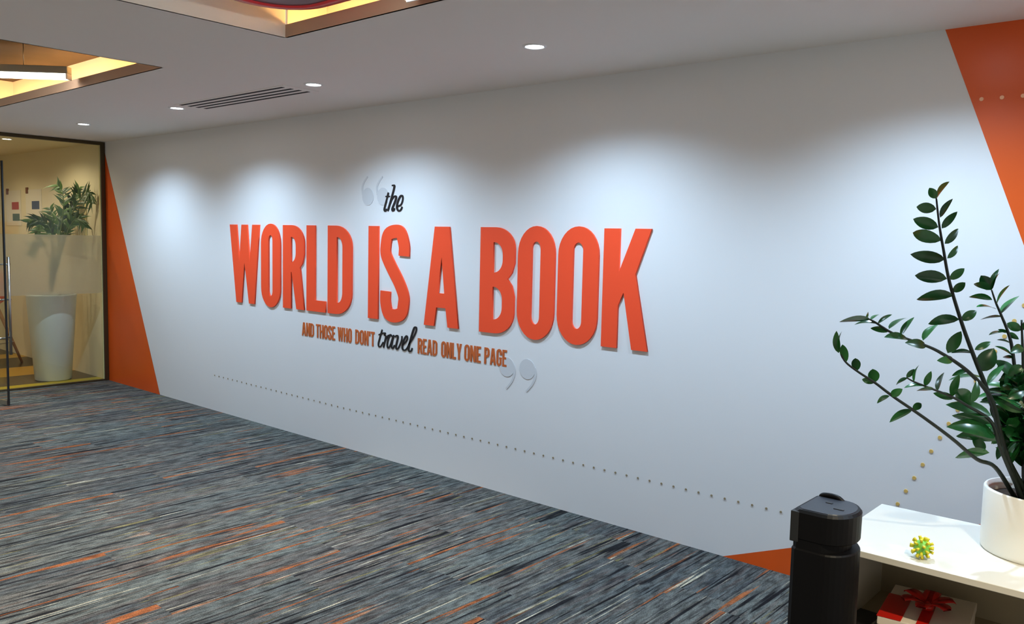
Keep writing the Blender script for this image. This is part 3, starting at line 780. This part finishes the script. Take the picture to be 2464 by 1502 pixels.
# ------------------------------------------------------------------ bar stool behind the glass
SX, SY = -2.12, -0.60
e = empty('bar_stool', (SX, SY, 0), 'orange shell bar stool with splayed wooden legs behind the glass door', 'stool')
prof = [(0.0, 0.74), (0.15, 0.745), (0.21, 0.79), (0.235, 0.90), (0.24, 1.16), (0.225, 1.17), (0.215, 0.92), (0.19, 0.82), (0.0, 0.79)]
bm_to(lathe_bm(prof, 36, (SX, SY, 0)), 'seat_shell', MT['stoolorange'], e, True)
for a in (1.25, 2.82, 4.39, 5.96):
    ca, sa = math.cos(a), math.sin(a)
    ux = 1.0
    b = tube_bm([Vector((SX + 0.12 * ca, SY + 0.12 * sa, 0.76)), Vector((SX + 0.39 * ca, SY + 0.39 * sa, 0.0))], [0.024, 0.015], 10); bm_to(b, 'leg', MT['wood'], e, True)
ringp = [Vector((SX + 0.30 * math.cos(2 * PI * i / 32), SY + 0.30 * math.sin(2 * PI * i / 32), 0.28)) for i in range(33)]
bm_to(tube_bm(ringp, 0.008, 8, None, False), 'foot_ring', MT['steel'], e, True)

# ------------------------------------------------------------------ white cabinet
CX0, CX1, CY0, CY1, CZ = 8.775, 10.35, -1.39, -0.805, 0.72
e = empty('cabinet', ((CX0 + CX1) / 2, (CY0 + CY1) / 2, 0), 'white open-front cabinet under the plant, interior coloured darker for shade', 'cabinet')
box('top_panel', CX0, CX1, CY0, CY1, CZ - 0.022, CZ, MT['laminate'], e, 0.002)
for x in (CX0, CX1 - 0.02): box('side_panel', x, x + 0.02, CY0 + 0.004, CY1, 0.0, CZ - 0.0225, MT['laminate'], e)
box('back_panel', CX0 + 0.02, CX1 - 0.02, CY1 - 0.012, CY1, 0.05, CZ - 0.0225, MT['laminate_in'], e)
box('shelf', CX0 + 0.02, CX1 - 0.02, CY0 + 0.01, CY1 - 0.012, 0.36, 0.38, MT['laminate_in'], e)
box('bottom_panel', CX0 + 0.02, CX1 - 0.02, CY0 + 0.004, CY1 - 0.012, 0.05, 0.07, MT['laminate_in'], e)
box('plinth', CX0 + 0.02, CX1 - 0.02, CY0 + 0.04, CY0 + 0.06, 0.0, 0.05, MT['laminate'], e)

# items on its shelf
SZ = 0.38
e = empty('gift_box', (9.045, -1.13, SZ - 0.0), 'white gift box with red panel and red satin bow on the cabinet shelf', 'gift box', None, 0.12)
def ebox(name, x0, x1, y0, y1, z0, z1, m, parent=None, bev=0.0):
    return bm_to(box_bm(x0, x1, y0, y1, z0, z1, None, bev), name, m, parent or e, False, False)
ebox('carton', -0.13, 0.13, -0.16, 0.16, 0.0, 0.10, MT['gift'], None, 0.003)
ebox('lid', -0.133, 0.133, -0.163, 0.163, 0.075, 0.104, MT['gift'], None, 0.003)
ebox('red_panel', -0.135, -0.06, -0.164, 0.06, 0.1045, 0.106, MT['giftred'])
bow = ebox('ribbon', -0.015, 0.02, -0.165, 0.165, 0.1045, 0.1075, MT['giftred'])
def loopy(a, sc):
    pts = []
    for i in range(17):
        t = i / 16 * 2 * PI
        r = sc * (0.5 - 0.5 * math.cos(t)); s2 = sc * 0.34 * math.sin(t)
        pts.append(Vector((0.0 + r * math.cos(a) - s2 * math.sin(a) * 0.3, -0.02 + r * math.sin(a) + s2 * math.cos(a) * 0.3, 0.118 + 0.55 * abs(s2) + r * 0.28)))
    b = bmesh.new(); n = len(pts); F = []
    for i, p in enumerate(pts):
        sd = Vector((-math.sin(a), math.cos(a), 0)) * 0.016
        F.append((b.verts.new(p - sd), b.verts.new(p + sd), b.verts.new(p + sd + Vector((0, 0, 0.002))), b.verts.new(p - sd + Vector((0, 0, 0.002)))))
    for A, B in zip(F, F[1:]):
        for q in range(4): b.faces.new((A[q], A[(q + 1) % 4], B[(q + 1) % 4], B[q]))
    return b
for a in (0.4, 1.5, 2.6, 3.7, 4.6, 5.6): bm_to(loopy(a, 0.085), 'bow_loop', MT['giftred'], bow, True, False)
bm_to(lathe_bm([(0.0, 0.108), (0.018, 0.112), (0.02, 0.125), (0.0, 0.14)], 14, (0, -0.02, 0)), 'bow_knot', MT['giftred'], bow, True, False)
e = empty('spiral_notebook', (8.857, -1.22, SZ), 'black spiral notebook lying at the left end of the cabinet shelf', 'notebook', None, -0.05)
ebox('cover', -0.06, 0.03, -0.14, 0.14, 0.012, 0.016, MT['notebook'], None, 0.001)
ebox('pages', -0.056, 0.025, -0.137, 0.137, 0.003, 0.012, MT['paper'])
ebox('back_cover', -0.06, 0.03, -0.14, 0.14, 0.0, 0.003, MT['notebook'])
for i in range(26):
    y = -0.13 + i * 0.0104
    rp = [Vector((0.027 + 0.009 * math.cos(2 * PI * k / 12), y + 0.0015 * k / 12, 0.010 + 0.009 * math.sin(2 * PI * k / 12))) for k in range(13)]
    bm_to(tube_bm(rp, 0.0011, 5, None, False), 'wire_ring', MT['steel'], e, True, False)
e = empty('card_box', (9.075, -1.335, SZ), 'flat navy blue box in front of the gift box on the shelf', 'box', None, 0.0)
ebox('carton', -0.04, 0.05, -0.03, 0.018, 0.0, 0.085, MT['navy'], None, 0.003)
ebox('lid', -0.042, 0.052, -0.032, 0.02, 0.06, 0.09, MT['navy'], None, 0.003)

# spiky toy ball
tp = Vector((9.06, -1.318, CZ)); R_ = 0.025
e = empty('spiky_ball', tp, 'small yellow-green spiky rubber ball on the cabinet top', 'toy ball')
c = tp + Vector((0, 0, 0.0365))
b = bmesh.new(); bmesh.ops.create_icosphere(b, subdivisions=3, radius=R_, matrix=Matrix.Translation(c))
bm_to(b, 'core', MT['toygreen'], e, True)
ng = 32
for i in range(ng):
    z = 1 - 2 * (i + 0.5) / ng; ph = i * PI * (3 - math.sqrt(5)); r = math.sqrt(1 - z * z)
    d = Vector((r * math.cos(ph), r * math.sin(ph), z))
    b = tube_bm([c + d * (R_ - 0.002), c + d * (R_ + 0.007), c + d * (R_ + 0.0115)], [0.0042, 0.0046, 0.0052], 8)
    bm_to(b, 'spike', MT['toy'], e, True)

# ------------------------------------------------------------------ black tower appliance
TX0, TX1, TYF, TYB = 8.800, 8.965, -1.745, -1.545
def plan(grow=0.0, notch=False):
    """plan outline: square left end, rounded right end"""
    r = (TYB - TYF) / 2
    out = [(TX0 - grow, TYF - grow + 0.015), (TX0 - grow + 0.015, TYF - grow)]
    cx = TX1 - r * 0.75; 
    for i in range(17):
        a = -PI / 2 + PI * i / 16
        out.append((cx + (r * 0.75 + grow) * math.cos(a) ** 1.0 if math.cos(a) > 0 else cx, (TYF + TYB) / 2 + (r + grow) * math.sin(a)))
    out += [(TX0 - grow + 0.015, TYB + grow), (TX0 - grow, TYB + grow - 0.015)]
    return out
def extr(sections):
    """sections: list of (outline, z)"""
    b = bmesh.new(); R = [[b.verts.new((x, y, z(x, y) if callable(z) else z)) for x, y in o] for o, z in sections]
    n = len(R[0])
    for A, B in zip(R, R[1:]):
        for i in range(n): j = (i + 1) % n; b.faces.new((A[i], A[j], B[j], B[i]))
    b.faces.new(R[0][::-1]); b.faces.new(R[-1])
    return b
TZ = 0.925
e = empty('tower_appliance', ((TX0 + TX1) / 2, (TYF + TYB) / 2, 0), 'tall black plastic tower appliance with a rounded end in front of the cabinet', 'appliance')
bm_to(extr([(plan(-0.006), 0.0), (plan(0.003), 0.01), (plan(0.002), TZ - 0.124), (plan(-0.001), TZ - 0.119)]), 'body', MT['blackplastic'], e)
def neck_plan():
    k = 0.022; xm = TX1 - 0.09
    return [(x - k * max(0.0, min(1.0, (x - xm) / 0.05)), y) for x, y in plan(-0.0012)]
bm_to(extr([(neck_plan(), TZ - 0.119), (neck_plan(), TZ - 0.091)]), 'neck', MT['blackplastic'], e)
lid = bm_to(extr([(plan(-0.001), TZ - 0.091), (plan(0.001), TZ - 0.088), (plan(0.002), TZ - 0.008), (plan(-0.005), TZ)]), 'lid', MT['blackplastic'], e)
bm_to(extr([(plan(-0.010), TZ - 0.001), (plan(-0.012), TZ + 0.002)]), 'top_plate', MT['lidplastic'], lid)
box('button', 8.895, 8.925, -1.668, -1.660, TZ + 0.002, TZ + 0.004, MT['greyplastic'], lid)
box('button', 8.855, 8.875, -1.625, -1.617, TZ + 0.002, TZ + 0.004, MT['greyplastic'], lid)
box('latch', TX0 - 0.0035, TX0 + 0.022, TYF - 0.004, TYF + 0.03, TZ - 0.10, TZ - 0.006, MT['greyplastic'], e, 0.002)
b = tube_bm(catmull([Vector((8.815, -1.562, TZ - 0.006)), Vector((8.825, -1.562, TZ + 0.006)), Vector((8.865, -1.562, TZ + 0.008)), Vector((8.89, -1.562, TZ - 0.006))], 6), 0.008, 10)
bm_to(b, 'lid_handle', MT['blackplastic'], lid, True)

# ------------------------------------------------------------------ potted zz plant
ZX, ZY, ZR = 9.33, -0.985, 0.17
e = empty('potted_zz_plant', (ZX, ZY, CZ), 'glossy green zz plant in a white cylindrical pot on the cabinet', 'potted plant')
PR = [(0.0, 0.0), (ZR - 0.006, 0.0), (ZR - 0.001, 0.006), (ZR - 0.001, 0.014), (ZR, 0.018), (ZR, 0.205), (ZR - 0.003, 0.21), (ZR - 0.010, 0.21), (ZR - 0.012, 0.17)]
pot = bm_to(lathe_bm(PR, 64, (ZX, ZY, CZ)), 'pot', MT['potwhite'], e, True)
bm_to(lathe_bm([(0.0, 0.178), (ZR - 0.012, 0.172)], 40, (ZX, ZY, CZ)), 'soil', MT['soil'], pot, True)
BZ = CZ + 0.175
DZ = (Vector((ZX, ZY, BZ)) - CAM).dot(RF)

def zz_leaf(base, tip, w_app, stem, fold=0.18, curl=0.10, facing=None):
    """pointed oval leaflet; w_app = apparent width in metres, tilted about its midrib to show that width"""
    d = tip - base; L_ = max(d.length, 1e-4)
    true_w = max(w_app, 0.36 * L_)
    view = (base - CAM).normalized()
    perp = d.cross(view).normalized(); dep = d.cross(perp).normalized()
    c = max(0.12, min(1.0, w_app / true_w)); s = math.sqrt(1 - c * c)
    sgn = 1 if facing is None else facing
    side = (perp * c + dep * s * sgn).normalized(); nrm = side.cross(d).normalized()
    if nrm.z < 0: nrm = -nrm
    b = bmesh.new(); rows = []; N_ = 9
    for i in range(N_):
        t = i / (N_ - 1)
        wv = true_w * 0.5 * (math.sin(PI * t ** 0.85) ** 0.75 if 0 < t < 1 else 0)
        cpt = base + d * t + nrm * (curl * L_ * math.sin(PI * t) - 0.0)
        if i == 0 or i == N_ - 1: rows.append([b.verts.new(cpt)])
        else: rows.append([b.verts.new(cpt + side * wv * q + nrm * abs(q) * wv * fold) for q in (-1, -0.5, 0, 0.5, 1)])
    for A, B in zip(rows, rows[1:]):
        if len(A) == 1:
            for q in range(4): b.faces.new((A[0], B[q], B[q + 1]))
        elif len(B) == 1:
            for q in range(4): b.faces.new((A[q], A[q + 1], B[0]))
        else:
            for q in range(4): b.faces.new((A[q], A[q + 1], B[q + 1], B[q]))
    bmesh.ops.recalc_face_normals(b, faces=b.faces)
    bm_to(b, 'leaf', MT['leaf'], stem, True)

def stem_from(pts, r0, r1):
    P = catmull(pts, 6); n = len(P)
    return bm_to(tube_bm(P, [r0 + (r1 - r0) * i / (n - 1) for i in range(n)], 8), 'stem', MT['stem'], e, True), P
def zz_stem(base, path, leaves, r0=0.0085, r1=0.003):
    """path: photo points (u, v, depth offset) from the lowest to the tip; leaves: (u0, v0, u1, v1, width px, depth of tip offset)"""
    pts = [Vector(base)] + [at(u, v, DZ + d) for u, v, d in path]
    st, P = stem_from(pts, r0, r1)
    for i, lf in enumerate(leaves):
        u0, v0, u1, v1, wpx = lf[:5]
        # base on the stem nearest to the photo point
        best = None
        for p in P:
            q = p - CAM; dd = q.dot(RF); pu = 1232 + FPX * q.dot(RX) / dd; pv = 751 + FPX * q.dot(RD) / dd
            m = (pu - u0) ** 2 + (pv - v0) ** 2
            if best is None or m < best[0]: best = (m, dd, p)
        bp = at(u0, v0, best[1]) if best[0] > 20 else best[2]
        off = lf[5] if len(lf) > 5 else random.uniform(-0.035, 0.035)
        tp_ = at(u1, v1, best[1] + off)
        zz_leaf(bp, tp_, wpx * best[1] / FPX, st, facing=1 if i % 2 else -1, curl=random.uniform(0.04, 0.12))
random.seed(11)
A_ = [(2252, 481, 2236, 452, 20), (2254, 478, 2285, 437, 12), (2253, 503, 2205, 498, 26), (2262, 524, 2293, 478, 14), (2258, 547, 2197, 527, 29), (2266, 550, 2304, 509, 18), (2263, 578, 2196, 560, 31), (2273, 587, 2306, 550, 18), (2270, 625, 2190, 612, 30), (2279, 622, 2305, 591, 14), (2279, 671, 2201, 663, 31), (2285, 673, 2321, 646, 20), (2293, 713, 2205, 721, 25), (2293, 703, 2323, 680, 20), (2309, 769, 2233, 780, 24), (2313, 771, 2350, 748, 22), (2345, 842, 2385, 823, 16), (2360, 893, 2392, 838, 42), (2341, 848, 2288, 850, 10), (2369, 910, 2282, 916, 9), (2375, 925, 2418, 878, 16)]
zz_stem((ZX - 0.03, ZY - 0.02, BZ), [(2418, 1090, -.02), (2395, 1000, -.03), (2370, 925, -.04), (2345, 862, -.05), (2315, 780, -.05), (2285, 680, -.04), (2270, 600, -.02), (2260, 540, 0), (2253, 478, .02)], A_, 0.0095, 0.0028)
B_ = [(2094, 772, 2019, 775, 14), (2082, 766, 2089, 750, 5), (2096, 770, 2117, 757, 6), (2114, 781, 2055, 782, 7), (2114, 779, 2147, 757, 9), (2142, 800, 2094, 790, 15), (2139, 792, 2183, 765, 9), (2182, 819, 2127, 812, 17), (2168, 808, 2200, 763, 13), (2225, 831, 2177, 825, 22), (2221, 820, 2258, 781, 15), (2294, 865, 2254, 868, 20), (2280, 850, 2313, 797, 28), (2330, 890, 2290, 905, 12)]
zz_stem((ZX - 0.05, ZY - 0.04, BZ), [(2412, 1060, -.05), (2385, 960, -.08), (2330, 895, -.12), (2265, 850, -.16), (2220, 829, -.18), (2150, 803, -.2), (2095, 770, -.2), (2060, 764, -.2)], B_, 0.0085, 0.0022)
C_ = [(2018, 850, 2013, 796, 17), (2019, 845, 2026, 797, 6), (2033, 874, 2027, 829, 19), (2062, 897, 2058, 862, 21), (2105, 923, 2100, 888, 26), (2105, 921, 2074, 913, 15), (2141, 953, 2110, 971, 11), (2143, 953, 2172, 936, 19), (2194, 989, 2140, 1017, 17), (2196, 987, 2217, 971, 17), (2381, 1090, 2298, 1102, 22), (2370, 1085, 2340, 1050, 24)]
zz_stem((ZX - 0.07, ZY - 0.03, BZ), [(2395, 1125, -.06), (2350, 1105, -.10), (2290, 1055, -.16), (2220, 1003, -.20), (2150, 955, -.24), (2105, 921, -.26), (2062, 893, -.28), (2032, 868, -.28), (2018, 835, -.28)], C_, 0.0075, 0.0022)
D_ = [(2182, 910, 2201, 888, 12), (2200, 919, 2212, 878, 6), (2182, 912, 2156, 927, 8), (2227, 929, 2241, 893, 15), (2255, 938, 2272, 896, 12), (2224, 932, 2175, 934, 9), (2246, 940, 2205, 941, 9), (2297, 959, 2245, 946, 18), (2294, 955, 2309, 901, 19), (2337, 970, 2350, 916, 18), (2337, 975, 2305, 936, 36), (2386, 1000, 2275, 974, 32), (2386, 1020, 2290, 1000, 26), (2395, 1050, 2277, 1028, 38), (2398, 1060, 2300, 1050, 30)]
zz_stem((ZX - 0.04, ZY - 0.06, BZ), [(2412, 1090, -.08), (2385, 1015, -.12), (2330, 978, -.16), (2290, 955, -.18), (2240, 935, -.2), (2200, 919, -.2), (2181, 909, -.2)], D_, 0.007, 0.002)
E_ = [(2386, 698, 2404, 647, 13), (2386, 698, 2360, 663, 30), (2385, 697, 2343, 683, 17), (2388, 697, 2405, 657, 5), (2388, 722, 2331, 715, 14), (2398, 730, 2430, 686, 7), (2408, 756, 2453, 712, 13), (2396, 744, 2349, 739, 5), (2408, 766, 2358, 770, 6), (2423, 801, 2379, 807, 6), (2426, 800, 2401, 793, 8), (2426, 801, 2452, 817, 13), (2430, 827, 2398, 818, 5), (2435, 855, 2393, 833, 7), (2437, 862, 2413, 859, 9), (2440, 880, 2398, 890, 9), (2440, 900, 2402, 917, 14), (2442, 930, 2405, 940, 18)]
zz_stem((ZX + 0.01, ZY + 0.04, BZ), [(2448, 1080, .03), (2450, 980, .04), (2437, 850, .06), (2426, 801, .07), (2408, 756, .08), (2396, 728, .08), (2386, 698, .08)], E_, 0.008, 0.0025)
F_ = [(2459, 794, 2423, 778, 22), (2459, 794, 2490, 760, 18), (2460, 830, 2430, 850, 22), (2460, 850, 2505, 815, 20), (2462, 880, 2425, 905, 26), (2462, 900, 2510, 870, 24), (2464, 940, 2424, 960, 28), (2464, 985, 2515, 950, 28), (2466, 1010, 2420, 1020, 26), (2466, 1040, 2505, 1010, 24)]
zz_stem((ZX + 0.03, ZY - 0.03, BZ), [(2470, 1080, -.03), (2465, 980, -.04), (2461, 850, -.05), (2458, 770, -.05)], F_, 0.008, 0.003)

# further stems of the same plant, rising on its right and back
def free_stem(bx, by, tip, nl, seed):
    rnd = random.Random(seed)
    p0 = Vector((bx, by, BZ)); p3 = Vector(tip); mid = p0.lerp(p3, 0.5) + Vector((0, 0, 0.10))
    mid.x = p0.x + (p3.x - p0.x) * 0.32; mid.y = p0.y + (p3.y - p0.y) * 0.32
    st, P = stem_from([p0, mid, p3], 0.0085, 0.0025); n = len(P)
    for j in range(nl):
        t = 0.25 + 0.75 * j / (nl - 1); i = min(n - 2, int(t * (n - 1)))
        tg = (P[i + 1] - P[i]).normalized(); hz = tg.cross(Vector((math.cos(seed), math.sin(seed), 0.2))).normalized()
        for s in (-1, 1):
            d = (hz * s + tg * 0.75 + Vector((0, 0, rnd.uniform(-0.2, 0.3)))).normalized()
            L_ = rnd.uniform(0.08, 0.115) * (1 - 0.3 * max(0, t - 0.7))
            zz_leaf(P[i], P[i] + d * L_, L_ * rnd.uniform(0.15, 0.42), st, curl=rnd.uniform(0.04, 0.12))
free_stem(ZX + 0.05, ZY + 0.02, (ZX + 0.22, ZY + 0.10, BZ + 0.62), 9, 1)
free_stem(ZX + 0.02, ZY + 0.07, (ZX + 0.02, ZY + 0.24, BZ + 0.50), 8, 2)
free_stem(ZX + 0.06, ZY - 0.05, (ZX + 0.30, ZY - 0.16, BZ + 0.48), 8, 3)
free_stem(ZX - 0.01, ZY - 0.07, (ZX + 0.02, ZY - 0.20, BZ + 0.36), 8, 4)
free_stem(ZX + 0.00, ZY + 0.02, (ZX + 0.04, ZY + 0.02, BZ + 0.42), 9, 5)
free_stem(ZX - 0.03, ZY + 0.05, (ZX - 0.04, ZY + 0.12, BZ + 0.30), 8, 6)
free_stem(ZX + 0.04, ZY - 0.01, (ZX + 0.10, ZY - 0.05, BZ + 0.34), 8, 8)
free_stem(ZX - 0.02, ZY - 0.01, (ZX - 0.03, ZY - 0.02, BZ + 0.26), 8, 9)
free_stem(ZX - 0.01, ZY + 0.03, (ZX + 0.00, ZY + 0.05, BZ + 0.34), 9, 10)
free_stem(ZX + 0.02, ZY + 0.00, (ZX + 0.03, ZY - 0.08, BZ + 0.24), 8, 12)
free_stem(ZX - 0.04, ZY - 0.04, (ZX - 0.07, ZY - 0.09, BZ + 0.20), 8, 13)
free_stem(ZX - 0.05, ZY + 0.02, (ZX - 0.09, ZY + 0.02, BZ + 0.24), 8, 14)
free_stem(ZX + 0.03, ZY + 0.05, (ZX + 0.06, ZY + 0.10, BZ + 0.46), 9, 15)
rb = random.Random(5)
for k in range(17):
    o_ = RX * rb.uniform(-0.13, 0.03) + Vector((RF.x, RF.y, 0)) * rb.uniform(-0.12, 0.12)
    free_stem(ZX + o_.x * 0.35, ZY + o_.y * 0.35, (ZX + o_.x, ZY + o_.y, BZ + rb.uniform(0.14, 0.44)), 8, 30 + k)
